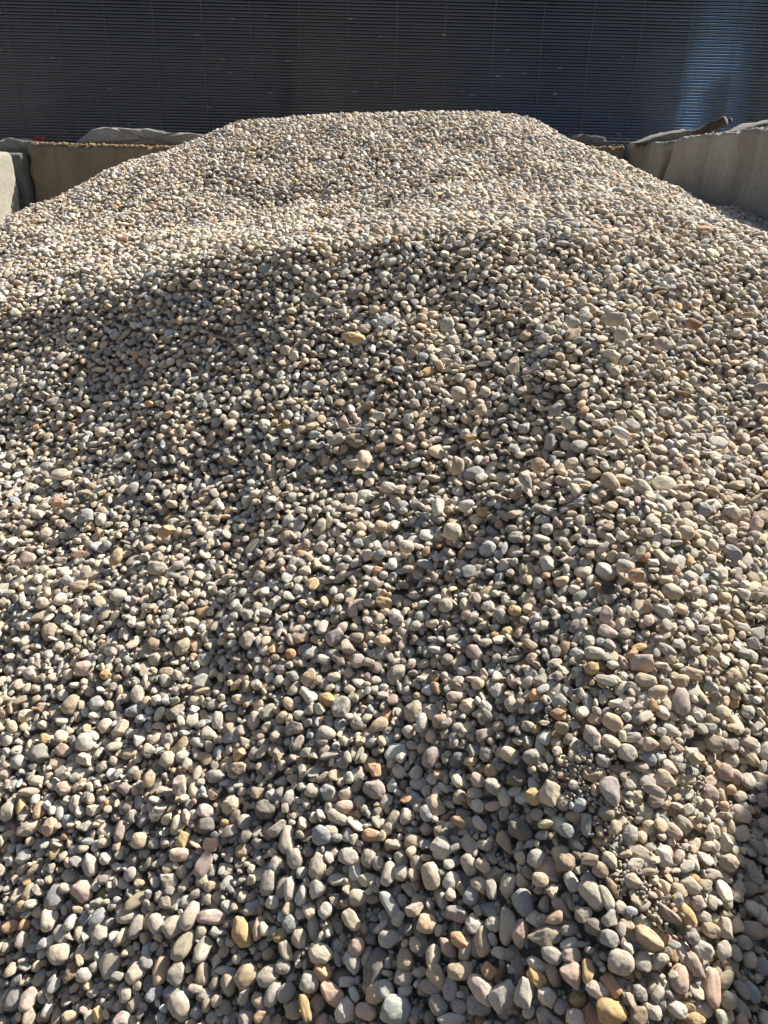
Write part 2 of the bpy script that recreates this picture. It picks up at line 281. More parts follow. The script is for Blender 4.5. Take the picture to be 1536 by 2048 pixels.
(1136,1370,3.84,"""868,125,220,140,85,m,E 1178,215,130,120,60,c,R 1255,130,115,90,-30,n,O 150,125,150,90,-70,b,L 65,200,160,90,-60,c,O 115,310,150,75,80,p,O
185,400,210,130,-55,p,H 205,265,120,90,-40,p,B 345,285,160,130,-40,c,E 335,445,160,110,-30,c,E 455,520,150,140,0,c,R 635,455,120,110,0,p,T 620,575,120,110,0,b,R
745,445,110,85,60,t,O 835,470,120,65,-50,p,L 785,350,120,100,-20,l,E 1080,335,120,85,-10,e,B 1125,450,170,140,-20,g,B 980,570,140,120,-30,q,S 1250,460,120,100,0,m,B
1390,540,190,90,-60,t,L 370,650,130,75,0,t,K 335,820,230,160,-70,m,T 250,680,180,100,-70,t,H 745,735,170,130,-40,c,T 895,725,170,90,-5,c,F 1085,830,150,135,-30,p,R
1000,915,140,105,-50,g,O 665,810,180,85,-25,t,F 1325,1000,160,140,-40,w,E 1195,930,85,80,0,n,R 1280,700,125,110,-40,p,E 1465,730,140,120,-30,t,B 1490,890,130,120,0,m,S
890,1065,135,100,-50,g,O 140,1075,175,85,88,b,L 290,985,150,130,0,g,H 365,1100,120,90,75,q,B 625,1105,140,120,-80,c,R 805,1130,140,110,-50,m,O 475,1160,170,120,70,e,H
240,1215,120,75,-60,o,S 740,1290,130,120,0,p,R 1460,1280,120,110,0,g,R"""),
(0,900,2.954,"""355,145,110,75,10,c,O 280,100,80,65,0,b,O 600,415,90,75,60,w,O 505,390,110,100,0,b,S 985,480,110,90,0,n,S 690,630,120,70,70,t,O 465,805,110,80,10,h,O
505,725,100,65,75,t,O 700,860,105,85,0,w,R 925,700,110,90,-10,l,B 500,1290,115,95,0,p,E 1075,1160,130,85,60,t,H 1155,1160,90,100,0,t,B 1460,1120,120,95,65,g,E
340,310,70,65,0,n,B 465,625,100,65,0,r,B 360,655,85,55,0,p,B 250,905,80,75,0,c,R 905,1145,85,80,0,h,R 985,1315,90,65,0,t,O 1185,1370,110,80,30,g,B 790,230,100,75,50,g,O"""),
(500,900,2.954,"""677,55,110,85,85,c,B 1228,95,125,80,85,t,K 815,220,105,70,-15,c,O 1110,340,130,90,70,w,B 1195,482,115,115,0,c,R 925,572,90,85,0,w,R
1280,328,105,75,10,w,E 770,450,85,75,0,t,R 415,455,120,70,60,e,O 290,575,110,50,20,w,B 790,905,115,75,-15,o,B 865,1000,95,85,0,m,R 500,1105,120,95,35,m,B
300,1105,120,75,20,c,B 350,1345,110,85,40,t,B 780,1130,110,85,0,c,H 640,1250,110,90,0,p,S 580,1165,110,90,-20,l,T 420,795,95,75,80,w,S 1330,1200,120,90,-50,m,E
240,1205,65,60,0,n,R 1155,920,90,90,0,l,R 300,620,75,60,0,n,B 1375,365,70,65,0,o,B"""),
(1016,900,2.954,"""180,90,95,95,0,t,R 605,195,150,100,-60,t,E 797,225,140,90,-40,l,O 100,180,130,75,-70,g,S 1325,365,110,95,-30,w,E 1150,355,100,90,-70,b,B
1050,490,110,100,0,t,R 1325,610,120,85,-50,b,B 695,685,115,85,-10,l,E 760,745,110,75,-10,n,B 790,1260,140,115,0,p,B 595,1075,140,85,-15,p,T 510,1200,120,80,-5,l,O
815,1365,130,90,-15,c,E 580,1360,130,60,-20,w,O 1215,1180,110,90,70,c,R 580,975,110,90,60,p,B 335,835,110,65,30,m,O 40,950,90,80,0,o,H 265,1045,95,60,80,k,H
935,1180,130,70,-40,g,O 1460,445,120,85,60,p,B 590,815,90,80,0,k,H 495,1290,85,80,60,o,R 1090,1320,130,70,-20,c,K"""),
(1016,500,2.954,"""635,410,120,80,-10,c,B 670,500,95,90,0,c,R 905,550,100,85,60,m,E 285,945,120,85,55,m,E 355,1020,105,90,0,c,K 635,985,130,65,-35,g,L
665,1075,140,65,-30,w,L 1420,385,80,45,0,o,O 1095,440,80,55,-30,r,K 910,890,90,40,-10,n,F 40,680,120,90,60,c,S 440,310,95,70,85,c,E 380,425,110,80,-40,l,B 1500,810,100,75,0,m,O"""),
(500,560,2.954,"""615,340,130,65,0,o,O 800,240,110,65,20,w,B 1165,265,95,90,0,l,R 1230,665,110,100,0,l,E 885,485,80,70,-60,p,E 760,800,95,60,-10,w,B 555,840,105,80,80,m,T
485,890,85,50,5,o,F 505,945,120,80,15,l,B 1045,260,70,50,0,r,H 1300,930,90,60,5,o,H 180,870,65,50,0,o,O 1365,770,90,80,40,c,K 845,355,65,50,-20,n,E 760,695,42,38,0,n,R"""),
]
LM = []
for ox, oy, sc, txt in TILES:
    for it in txt.split():
        x, y, L, W, a, c, s = it.split(',')
        LM.append(dict(px=ox+float(x)/sc, py=oy+float(y)/sc, L=max(float(L), float(W))/sc, W=min(float(L), float(W))/sc, a=math.radians(float(a)), c=c, s=s))

# ------------------------------------------------------------------ drop the stones one by one on the growing heap
def footprint(Rm, dims):
    """top and bottom surface of an ellipsoid seen from above, on the drop grid"""
    A_ = Rm @ np.diag(1/np.array(dims)**2) @ Rm.T; S = Rm @ np.diag(np.array(dims)**2) @ Rm.T
    rx, ry = math.sqrt(S[0, 0]), math.sqrt(S[1, 1]); nx, ny = max(1, int(rx/G)), max(1, int(ry/G))
    u = np.arange(-nx, nx+1)[:, None]*G; v = np.arange(-ny, ny+1)[None, :]*G
    b = A_[0, 2]*u + A_[1, 2]*v; c_ = A_[0, 0]*u*u + 2*A_[0, 1]*u*v + A_[1, 1]*v*v - 1
    disc = b*b - A_[2, 2]*c_; ok = disc > 0; s = np.sqrt(np.where(ok, disc, 0))
    return nx, ny, np.where(ok, (-b-s)/A_[2, 2], 9).astype(np.float32), np.where(ok, (-b+s)/A_[2, 2], -9).astype(np.float32)
def axes_from(nrm, ang=None):
    nrm = nrm/np.linalg.norm(nrm); t = np.cross(nrm, [0.3, 1, .1]); t /= np.linalg.norm(t); b = np.cross(nrm, t)
    a = t*math.cos(ang)+b*math.sin(ang); return np.c_[a, np.cross(nrm, a), nrm]
TPL = []
fk = 'EOTRBKFLSH'; fw = np.array([.20,.22,.07,.09,.16,.03,.05,.05,.09,.04]); fw /= fw.sum()
for i in range(1400):
    k = fk[rng.choice(len(fk), p=fw)]
    a = float(np.clip(math.exp(rng.normal(math.log(.0128), .25)), .0055, .023))
    if rng.random() < .14: a *= rng.uniform(.45, .7)
    rb = rng.uniform(.62, .95); rc = rng.uniform(.45, .85)
    if k == 'L': rb *= .65
    if k == 'F': rc = rng.uniform(.3, .42)
    if k == 'R': rb, rc = rng.uniform(.85, 1), rng.uniform(.75, .95)
    nrm = np.array([rng.normal(0, .42), -.42+rng.normal(0, .42), 1.0])
    Rm = axes_from(nrm, rng.uniform(0, 6.283)); dims = (a, a*rb, a*rb*rc if rb*rc < .9 else a*.8)
    TPL.append((Rm, dims, k, footprint(Rm, dims)))
TPLB = []
for Rm, dims, k, fp in TPL:
    dm = tuple(v*1.22 for v in dims); TPLB.append((Rm, dm, k, footprint(Rm, dm)))
TPL2 = []
for i in range(500):
    k = 'EORBST'[rng.integers(6)]; a = rng.uniform(.0045, .0085); rb = rng.uniform(.7, .95); rc = rng.uniform(.6, .9)
    Rm = axes_from(np.array([rng.normal(0, .5), -.42+rng.normal(0, .5), 1.0]), rng.uniform(0, 6.283)); dims = (a, a*rb, a*rb*rc); TPL2.append((Rm, dims, k, footprint(Rm, dims)))
def view_hw(y): return .57*y + .50
ST = []   # placed stones: x,y,z,R,dims,proto,color,classcode,shape,isLandmark
cov = np.zeros((1024, 768), np.uint8)
def drop(x, y, Rm, dims, fp, cap, sink=.10):
    nx, ny, bot, top = fp
    i = int((x-X0)/G); j = int((y-Y0)/G)
    if i-nx < 0 or j-ny < 0 or i+nx+1 > NX or j+ny+1 > NY: return None
    sl_ = (slice(i-nx, i+nx+1), slice(j-ny, j+ny+1)); h = Hh[sl_]
    z = float((h-bot).max()) - sink*dims[2]*1.6
    if z > T[i, j]+cap: return None
    return z, sl_, h, top
ys = np.linspace(Y0+.02, Y1-.02, 400); wdt = np.minimum(view_hw(ys), 2.5)+np.minimum(view_hw(ys), 1.49); cdf = np.cumsum(wdt); cdf /= cdf[-1]
def fill(N, cap, use_cov, K, limit):
    cnt = 0; BR = rng.random(N)
    YY = np.interp(rng.random((N, K)), cdf, ys); UU = rng.random((N, K)); TI = rng.integers(0, len(TPL), N)
    XL = np.minimum(view_hw(YY), 2.5); XR = np.minimum(view_hw(YY), 1.49); XX = -XL + UU*(XL+XR)
    I = np.clip(((XX-X0)/G).astype(int), 0, NX-1); J = np.clip(((YY-Y0)/G).astype(int), 0, NY-1)
    for n_ in range(N):
        dz = Hh[I[n_], J[n_]] - T[I[n_], J[n_]]; q = int(dz.argmin())
        if dz[q] > limit: continue
        x, y = XX[n_, q], YY[n_, q]; Rm, dims, k, fp = (TPLB if TPL is not TPL2 and (y-.95)/.6 > BR[n_] else TPL)[TI[n_] % len(TPL)]
        r = drop(x, y, Rm, dims, fp, cap)
        if r is None: continue
        z, sl_, h, top = r
        if use_cov:
            u, v, d = proj((x, y, z)); m = dims[1]*F/d*.5*.5; u /= 2; v /= 2
            if 2+m < u < 766-m and 2+m < v < 1022-m and d > 0:
                bad = sum(int(cov[int(v+b_), int(u+a_)]) for a_, b_ in ((0, 0), (m, 0), (-m, 0), (0, m), (0, -m)))
                if bad >= 2 or cov[int(v), int(u)]: continue
        np.maximum(h, z+top, out=h)
        c = FK[rng.choice(len(FK), p=FP)]
        ST.append((x, y, z, Rm, dims, SH[k][rng.integers(len(SH[k]))], jit(c), c, k, 0)); cnt += 1
    return cnt
print('stage0', fill(110000, -.016, False, 8, -.024))
print('stage1', fill(90000, -.008, False, 6, -.015))
LM.sort(key=lambda l: l['L']*l['W'])
for l in LM:
    d = 1.2
    # first meet the heap surface along the ray
    r = ray(l['px'], l['py']); t = .8
    while t < 5:
        p = cC + r*t
        if p[2] < tgt(p[0], p[1]): break
        t += .006
    # orientation: long axis lies across the line of sight, thin axis between view direction and the slope's normal
    vd = -r/np.linalg.norm(r)
    im = cR*math.cos(l['a']) + cU*math.sin(l['a'])
    nrm = vd*.6 + np.array([rng.normal(0, .3), -.45+rng.normal(0, .2), .9])*.5; nrm /= np.linalg.norm(nrm)
    ax_ = im - nrm*(im @ nrm); ax_ /= np.linalg.norm(ax_)
    Rm = np.c_[ax_, np.cross(nrm, ax_), nrm]
    a = l['L']/2*t/F*.99; b = l['W']/2*t/F*.99; c_ = b*{'F': .45, 'R': .92, 'H': .88, 'S': .8}.get(l['s'], .8)
    if l['py'] < 1300: f_ = .80 if l['py'] < 900 else .93; a *= f_; b *= f_; c_ *= f_
    dims = (a, b, c_); fp = footprint(Rm, dims); nx, ny, bot, top = fp
    x, y = p[0], p[1]
    for it in range(3):
        i = int((x-X0)/G); j = int((y-Y0)/G)
        i = min(max(i, nx), NX-nx-2); j = min(max(j, ny), NY-ny-2)
        h = Hh[i-nx:i+nx+1, j-ny:j+ny+1]
        z = float(np.quantile(np.where(bot < 8, h-bot, np.nan)[bot < 8], .93))
        z = min(max(z, T[i, j]-.014), T[i, j]+(.006 if l['py'] > 1300 else .011))
        tt = (z-EYE)/r[2]; x, y = r[0]*tt, r[1]*tt
    np.maximum(h, z+top-.001, out=h)
    ST.append((x, y, z, Rm, dims, SH[l['s']][rng.integers(len(SH[l['s']]))], jit(l['c'], .07), l['c'], l['s'], 1))
    # keep later stones from covering it
    L2, W2 = l['L']/4*.80, l['W']/4*.80; cx, cy = l['px']/2, l['py']/2; R_ = int(L2)+1
    for v in range(max(0, int(cy)-R_), min(1024, int(cy)+R_+1)):
        for u in range(max(0, int(cx)-R_), min(768, int(cx)+R_+1)):
            dx, dy = u-cx, cy-v; p1 = dx*math.cos(l['a'])+dy*math.sin(l['a']); p2 = -dx*math.sin(l['a'])+dy*math.cos(l['a'])
            if (p1/L2)**2+(p2/W2)**2 < 1: cov[v, u] = 1
print('stage2', fill(110000, .003, True, 6, -.007))
print('stage3', fill(200000, .006, True, 14, -.0055))
print('stage3b', fill(160000, .011, True, 16, -.011))
TPL = TPL2
print('stage4', fill(200000, .001, True, 16, -.010))
TPLG = []
for i in range(300):
    a = rng.uniform(.0022, .0046); Rm = axes_from(rng.normal(size=3)+np.array([0, 0, 1.0]), rng.uniform(0, 6.283)); dims = (a, a*rng.uniform(.6, .95), a*rng.uniform(.5, .8))
    TPLG.append((Rm, dims, 'SBRH'[rng.integers(4)], footprint(Rm, dims)))
def grit_drop(x, y, cap):
    Rm, dims, k, fp = TPLG[rng.integers(300)]; r = drop(x, y, Rm, dims, fp, cap)
    if r is None: return
    z, sl_, h, top = r; np.maximum(h, z+top, out=h); c = 'ctlgc'[rng.integers(5)]
    ST.append((x, y, z, Rm, dims, SH[k][rng.integers(len(SH[k]))], jit(c), c, k, 0))
n0 = len(ST)
for _ in range(130000):
    y = .5+1.5*rng.random()**1.3; x = rng.uniform(-1, 1)*min(view_hw(y), 1.45); i = int((x-X0)/G); j = int((y-Y0)/G)
    if Hh[i, j]-T[i, j] < -.006: grit_drop(x, y, -.002)
for px_, py_, d_, n_, sg in [(1150,1545,1.13,330,.010), (1165,1590,1.12,260,.009), (1205,1500,1.16,160,.008), (1215,1625,1.1,200,.010), (1262,1765,1.04,300,.010), (1300,1800,1.03,260,.009),
                            (1335,1838,1.02,200,.008), (1225,1700,1.07,120,.008), (1110,1440,1.2,90,.007), (1385,1570,1.12,90,.009)]:
    r = ray(px_, py_); t = .7
    while t < 4 and (cC+r*t)[2] > tgt(*(cC+r*t)[:2]): t += .004
    c0 = cC+r*t
    for _ in range(n_): grit_drop(c0[0]+rng.normal(0, sg*1.3), c0[1]+rng.normal(0, sg), .009)
print('grit', len(ST)-n0)
print('stones', len(ST))

# ------------------------------------------------------------------ which stones show largest in the picture
def outline(s):
    x, y, z, Rm, dims = s[:5]; u, v, d = proj((x, y, z)); k = F/d/2
    S = Rm @ np.diag(np.array(dims)**2) @ Rm.T; M2 = np.array([cR, -cU]) @ S @ np.array([cR, -cU]).T * k*k
    return u/2, v/2, d, M2
idb = np.full((1024, 768), -1, np.int32); zb = np.full((1024, 768), 99., np.float32)
for n_, s in enumerate(ST):
    u, v, d, M2 = outline(s)
    if d < .2 or not (-15 < u < 783 and -15 < v < 1039): continue
    rx, ry = math.sqrt(M2[0, 0]), math.sqrt(M2[1, 1])
    u0, u1 = max(0, int(u-rx)), min(767, int(u+rx)+1); v0, v1 = max(0, int(v-ry)), min(1023, int(v+ry)+1)
    if u0 > u1 or v0 > v1: continue
    iv = np.linalg.inv(M2); uu = np.arange(u0, u1+1)[None, :]-u; vv = np.arange(v0, v1+1)[:, None]-v
    q = iv[0, 0]*uu*uu+2*iv[0, 1]*uu*vv+iv[1, 1]*vv*vv; dep = d - s[4][2]*np.sqrt(np.clip(1-q, 0, 1))
    zz = zb[v0:v1+1, u0:u1+1]; w = (q < 1) & (dep < zz); zz[w] = dep[w]; idb[v0:v1+1, u0:u1+1][w] = n_
vis = np.bincount(idb[idb >= 0], minlength=len(ST)).astype(float)
vis_rank = vis*np.array([1.25 if s[9] else 1.0 for s in ST])
hero = list(np.argsort(-vis_rank)[:300]); hs = set(int(h) for h in hero)
print('landmarks among the 300:', sum(ST[h][9] for h in hs))

# labels: look first, then what it touches, then where
HI = []
for h in hero:
    u, v, d, M2 = outline(ST[h]); HI.append((int(h), u*2, v*2, math.sqrt(M2.trace())*2))
def size_word(r, v):
    rel = r/(12+14*max(0, min(1, (v-500)/1500)))
    return 'large' if rel > 1.18 else ('small' if rel < .72 else 'medium')
def look(h): return f"{CNAME[ST[h][7]]} {SNAME[ST[h][8]]}"
def where(u, v):
    row = 'along the bottom edge' if v > 1900 else 'low in the foreground' if v > 1700 else 'in the foreground' if v > 1450 else 'midway up the slope' if v > 1050 else 'high on the slope'
    col = 'at far left' if u < 260 else 'left of centre' if u < 620 else 'in the middle' if u < 916 else 'right of centre' if u < 1276 else 'at far right'
    return row, col
def side(du, dv):
    if abs(du) > abs(dv)*1.2: return 'right of' if du > 0 else 'left of'
    return 'below' if dv > 0 else 'above'
labels = {}; used_l = set()
for h, u, v, r in HI:
    nb = sorted(((math.hypot(u-b, v-c), g, b, c) for g, b, c, _ in HI if g != h))[:6]
    rel = [(side(u-b, v-c), look(g)) for _, g, b, c in nb]; row, col = where(u, v); sz = size_word(r, v)
    L = look(h); cands = []
    for (sd, lk) in rel[:3]: cands.append(f"{sz} {L} pebble {sd} {'an' if lk[0] in 'aeiou' else 'a'} {lk} one, {row} {col}")
    for i1 in range(4):
        for i2 in range(i1+1, 5): cands.append(f"{sz} {L} pebble {rel[i1][0]} {rel[i1][1]} one, {rel[i2][0]} {rel[i2][1]} one, {col}")
    for cnd in cands:
        if cnd not in used_l and len(cnd.split()) <= 16: break
    else:
        alt = [f"{L} pebble {sd} {'an' if lk[0] in 'aeiou' else 'a'} {lk} one, {r2}" for sd, lk in rel for r2 in (row, col, row.replace('along ', 'at ').replace('in the ', ''))]
        cnd = next((c_ for c_ in alt if c_ not in used_l and len(c_.split()) <= 16), alt[0])
    used_l.add(cnd); labels[h] = cnd

def mat4(x, y, z, Rm, dims):
    M = np.eye(4); M[:3, :3] = Rm @ np.diag(dims); M[:3, 3] = (x, y, z); return Matrix(M.tolist())
for h, u, v, r in HI:
    x, y, z, Rm, dims, pr, col = ST[h][:7]
    o = bpy.data.objects.new('pebble', PROTO[pr]); o.matrix_world = mat4(x, y, z, Rm, dims); o.color = (*col, 1)
    link(o); tag(o, labels[h], 'pebble', 'loose pebbles lying on the heap')

# every other stone: one heap, instanced on points
rest = [s for n_, s in enumerate(ST) if n_ not in hs]
me = bpy.data.meshes.new('gravel'); me.from_pydata([(s[0], s[1], s[2]) for s in rest], [], []); me.update()
def attr(name, typ, key, arr):
    a = me.attributes.new(name, typ, 'POINT'); a.data.foreach_set(key, np.asarray(arr, dtype=np.int32 if typ == 'INT' else np.float32).ravel())
eul = [Matrix(s[3].tolist()).to_euler() for s in rest]
attr('rot', 'FLOAT_VECTOR', 'vector', [e[:] for e in eul]); attr('scl', 'FLOAT_VECTOR', 'vector', [s[4] for s in rest])
attr('pid', 'INT', 'value', [s[5] for s in rest]); attr('color', 'FLOAT_COLOR', 'color', [(*s[6], 1) for s in rest])
shapes = bpy.data.collections.new('pebble_shapes')
for i, m_ in enumerate(PROTO):
    shapes.objects.link(bpy.data.objects.new('shape_%03d' % i, m_))
gr = mobj('gravel_heap', me, None); tag(gr, 'heap of small rounded cream, grey and tan pebbles filling the concrete bay', 'pebble heap', kind='stuff')
ng = bpy.data.node_groups.new('gravel', 'GeometryNodeTree')
ng.interface.new_socket('Geometry', in_out='INPUT', socket_type='NodeSocketGeometry'); ng.interface.new_socket('Geometry', in_out='OUTPUT', socket_type='NodeSocketGeometry')
def gn(t, **k):
    o = ng.nodes.new(t)
    for a, v in k.items(): setattr(o, a, v)
    return o
gi = gn('NodeGroupInput'); go = gn('NodeGroupOutput'); ci = gn('GeometryNodeCollectionInfo'); ci.inputs[0].default_value = shapes
ci.inputs['Separate Children'].default_value = True; ci.inputs['Reset Children'].default_value = True
iop = gn('GeometryNodeInstanceOnPoints'); iop.inputs['Pick Instance'].default_value = True
def na(name, dt):
    a = gn('GeometryNodeInputNamedAttribute', data_type=dt); a.inputs[0].default_value = name; return a.outputs[0]
L_ = ng.links.new
e2r = gn('FunctionNodeEulerToRotation'); L_(na('rot', 'FLOAT_VECTOR'), e2r.inputs[0])
m2p = gn('GeometryNodeMeshToPoints'); L_(gi.outputs[0], m2p.inputs[0])
L_(m2p.outputs[0], iop.inputs['Points']); L_(ci.outputs[0], iop.inputs['Instance']); L_(na('pid', 'INT'), iop.inputs['Instance Index'])
L_(e2r.outputs[0], iop.inputs['Rotation']); L_(na('scl', 'FLOAT_VECTOR'), iop.inputs['Scale'])
L_(iop.outputs[0], go.inputs[0])
md = gr.modifiers.new('gravel', 'NODES'); md.node_group = ng

# ------------------------------------------------------------------ ground and heap core
def mat_sand():
    k = NT('grit'); tc = k.n('ShaderNodeTexCoord'); n = k.noise(tc.outputs['Object'], 160, 5, .7)
    k.l(k.ramp(n, [(.3, (.28, .25, .205)), (.7, (.50, .455, .385))]), k.b.inputs['Base Color']); k.b.inputs['Roughness'].default_value = .95
    k.bump(n, .8, .004); return k.m
M_SAND = mat_sand()
V = np.c_[GX.ravel(), GY.ravel(), (Z-CORE).ravel()]; nxg, nyg = GX.shape
Fc = [(i*nyg+j, (i+1)*nyg+j, (i+1)*nyg+j+1, i*nyg+j+1) for i in range(nxg-1) for j in range(nyg-1)]
t_ = mobj('terrain', np_mesh('terrain', V, Fc), M_SAND); tag(t_, kind='structure')
s_ = 120
g_ = mobj('ground', np_mesh('ground', [(-s_, -s_, 0), (s_, -s_, 0), (s_, s_, 0), (-s_, s_, 0)], [(0, 1, 2, 3)], False), M_SAND); tag(g_, kind='structure')
# raised earth behind the bay
bank = mobj('terrain', np_mesh('bank', [(-14, 5.66, 0), (14, 5.66, 0), (14, 5.66, 1.70), (-14, 5.66, 1.70), (14, 16, 1.76), (-14, 16, 1.76)],
            [(0, 1, 2, 3), (3, 2, 4, 5)], False), M_SAND); tag(bank, kind='structure')

# ------------------------------------------------------------------ concrete
def mat_conc(name, base, dark, stain=.5, bd=.006):
    k = NT(name); tc = k.n('ShaderNodeTexCoord'); v = tc.outputs['Object']
    n1 = k.noise(v, 2.2, 5, .6); n2 = k.noise(v, 40, 5, .7); n3 = k.noise(v, 170, 2)
    mp = k.n('ShaderNodeMapping'); mp.inputs['Scale'].default_value = (4.5, 4.5, .8); k.l(v, mp.inputs[0]); n4 = k.noise(mp.outputs[0], 1.0, 5, .65)
    col = k.mix('MIX', k.ramp(n1, [(.35, 0), (.65, 1)]), base, dark)
    col = k.mix('MULTIPLY', stain, col, k.ramp(n4, [(.34, (.40, .37, .32)), (.50, (1, 1, 1))]))
    col = k.mix('MULTIPLY', .7, col, k.ramp(n2, [(.3, .7), (.6, 1.05)]))
    col = k.mix('MULTIPLY', .8, col, k.ramp(n3, [(.30, .35), (.40, 1.0)]))
    k.l(col, k.b.inputs['Base Color']); k.b.inputs['Roughness'].default_value = .9; k.b.inputs['Specular IOR Level'].default_value = .25
    k.bump(k.math('ADD', n2, k.math('MULTIPLY', n3, .4)), .7, bd); return k.m
M_CG = mat_conc('weathered_concrete', (.41, .385, .335), (.30, .285, .25), .5)
M_CB = mat_conc('brown_concrete', (.28, .235, .17), (.20, .17, .125), .35)  # brown mixed with a darker brown, for the back row
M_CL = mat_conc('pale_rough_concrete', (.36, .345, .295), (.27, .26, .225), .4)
M_CS = mat_conc('rough_slab_concrete', (.50, .49, .45), (.33, .32, .30), .15, bd=.014)
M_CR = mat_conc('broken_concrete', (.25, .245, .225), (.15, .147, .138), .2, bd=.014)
def grid_block(sx, sy, sz, cell=.024, rnd=.013, rough=.007, seed=0, chip=.035):
    """rounded, chipped block: a subdivided box pushed through a rounded-box and noise"""
    bm = bmesh.new()
    nx, ny, nz = [max(2, int(s/cell)) for s in (sx, sy, sz)]
    idx = {}
    def vert(i, j, k_):
        if (i, j, k_) not in idx:
            p = np.array([(i/nx-.5)*sx, (j/ny-.5)*sy, (k_/nz-.5)*sz]); h = np.array([sx, sy, sz])/2
            q = np.clip(p, -(h-rnd), h-rnd); d = p-q; L = np.linalg.norm(d)
            if L > 1e-9: p = q + d/L*min(L, rnd) if (np.abs(d) > 1e-9).sum() > 1 else p
            nn = p/np.linalg.norm(p); o = Vector((seed*7.3, seed*1.7, 0))
            edge = (np.abs(p) > h-rnd*1.6).sum()
            a = rough*noise.noise(Vector(p)*9+o) + rough*.6*noise.noise(Vector(p)*27+o)
            if edge >= 2: a -= chip*max(0, noise.noise(Vector(p)*13+o)+.1)
            idx[(i, j, k_)] = bm.verts.new(p+nn*a)
        return idx[(i, j, k_)]
    def face(*q):
        bm.faces.new([vert(*c) for c in q])
    for i in range(nx):
        for j in range(ny):
            face((i, j, 0), (i, j+1, 0), (i+1, j+1, 0), (i+1, j, 0)); face((i, j, nz), (i+1, j, nz), (i+1, j+1, nz), (i, j+1, nz))
    for i in range(nx):
        for k_ in range(nz):
            face((i, 0, k_), (i+1, 0, k_), (i+1, 0, k_+1), (i, 0, k_+1)); face((i, ny, k_), (i, ny, k_+1), (i+1, ny, k_+1), (i+1, ny, k_))
    for j in range(ny):
        for k_ in range(nz):
            face((0, j, k_), (0, j, k_+1), (0, j+1, k_+1), (0, j+1, k_)); face((nx, j, k_), (nx, j+1, k_), (nx, j+1, k_+1), (nx, j, k_+1))
    me = bpy.data.meshes.new('block'); bm.to_mesh(me); bm.free()
    me.polygons.foreach_set('use_smooth', [True]*len(me.polygons)); return me
def shear(o, ycut, k_, far=True):
    o_y, o_z = o.location.y, o.location.z
    for v in o.data.vertices:
        y = v.co.y+o_y; z = v.co.z+o_z
        w = min(1, max(0, (y-ycut)/.3 if far else (ycut-y)/.3)); v.co.y += (1.81-z)*k_*w
BG = 'cast concrete blocks walling in the pebble bay'
def block(x0, x1, y0, y1, z0, z1, mat, label, seed, rz=0, ry=0):
    o = mobj('concrete_block', grid_block(x1-x0, y1-y0, z1-z0, seed=seed), mat, loc=((x0+x1)/2, (y0+y1)/2, (z0+z1)/2))
    o.rotation_euler = (0, ry, rz); return tag(o, label, 'concrete block', BG)
block(-2.24, -.86, 5.0, 5.62, 1.12, 1.715, M_CB, 'brown concrete block behind the heap at left, with a broken slab on top', 1)
block(-.83, .62, 5.03, 5.62, 1.14, 1.73, M_CB, 'concrete block of the back row hidden behind the heap top', 2)
block(.66, 1.40, 4.98, 5.6, 1.17, 1.775, M_CB, 'short brown concrete block end just above the right flank of the heap', 3)
rb_ = block(1.475, 2.10, 4.50, 5.55, 1.2, 1.80, M_CG, 'streaked grey concrete block in the right wall, behind the slanted joint', 4, rz=.02)
nb_ = block(1.50, 2.10, 2.93, 4.43, 1.2, 1.815, M_CG, 'long weathered concrete block of the right wall with dark drip stains, nearest in view', 5)
shear(nb_, 4.1, .5); shear(rb_, 4.9, .5, False)
block(1.50, 2.10, .10, 1.60, 1.2, 1.80, M_CG, 'concrete block of the right wall nearer the camera, beyond the frame', 6)
block(1.50, 2.10, -1.43, .07, 1.2, 1.81, M_CG, 'concrete block of the right wall beside the camera', 7)
for i, (a, b) in enumerate([(4.2, 5.6), (2.68, 4.17), (1.15, 2.65), (-.4, 1.12)]):
    block(1.50, 2.10, a, b, .60, 1.195, M_CG, 'lower course concrete block of the right wall, ' + ('farthest from the camera', 'beneath the long weathered block', 'beneath the block past the frame', 'beside the camera')[i], 10+i)
for i, (a, b) in enumerate([(1.15, 2.65), (-.4, 1.12)]):
    block(1.50, 2.10, a, b, 0, .595, M_CG, 'bottom course concrete block of the right wall, ' + ('farther from the camera', 'right beside the camera')[i], 20+i)
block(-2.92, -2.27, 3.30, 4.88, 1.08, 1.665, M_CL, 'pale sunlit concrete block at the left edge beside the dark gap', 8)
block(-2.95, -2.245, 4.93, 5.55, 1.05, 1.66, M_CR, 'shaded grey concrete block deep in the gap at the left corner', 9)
block(-2.92, -2.33, 1.75, 3.27, 1.06, 1.66, M_CL, 'concrete block of the left wall outside the frame', 30)

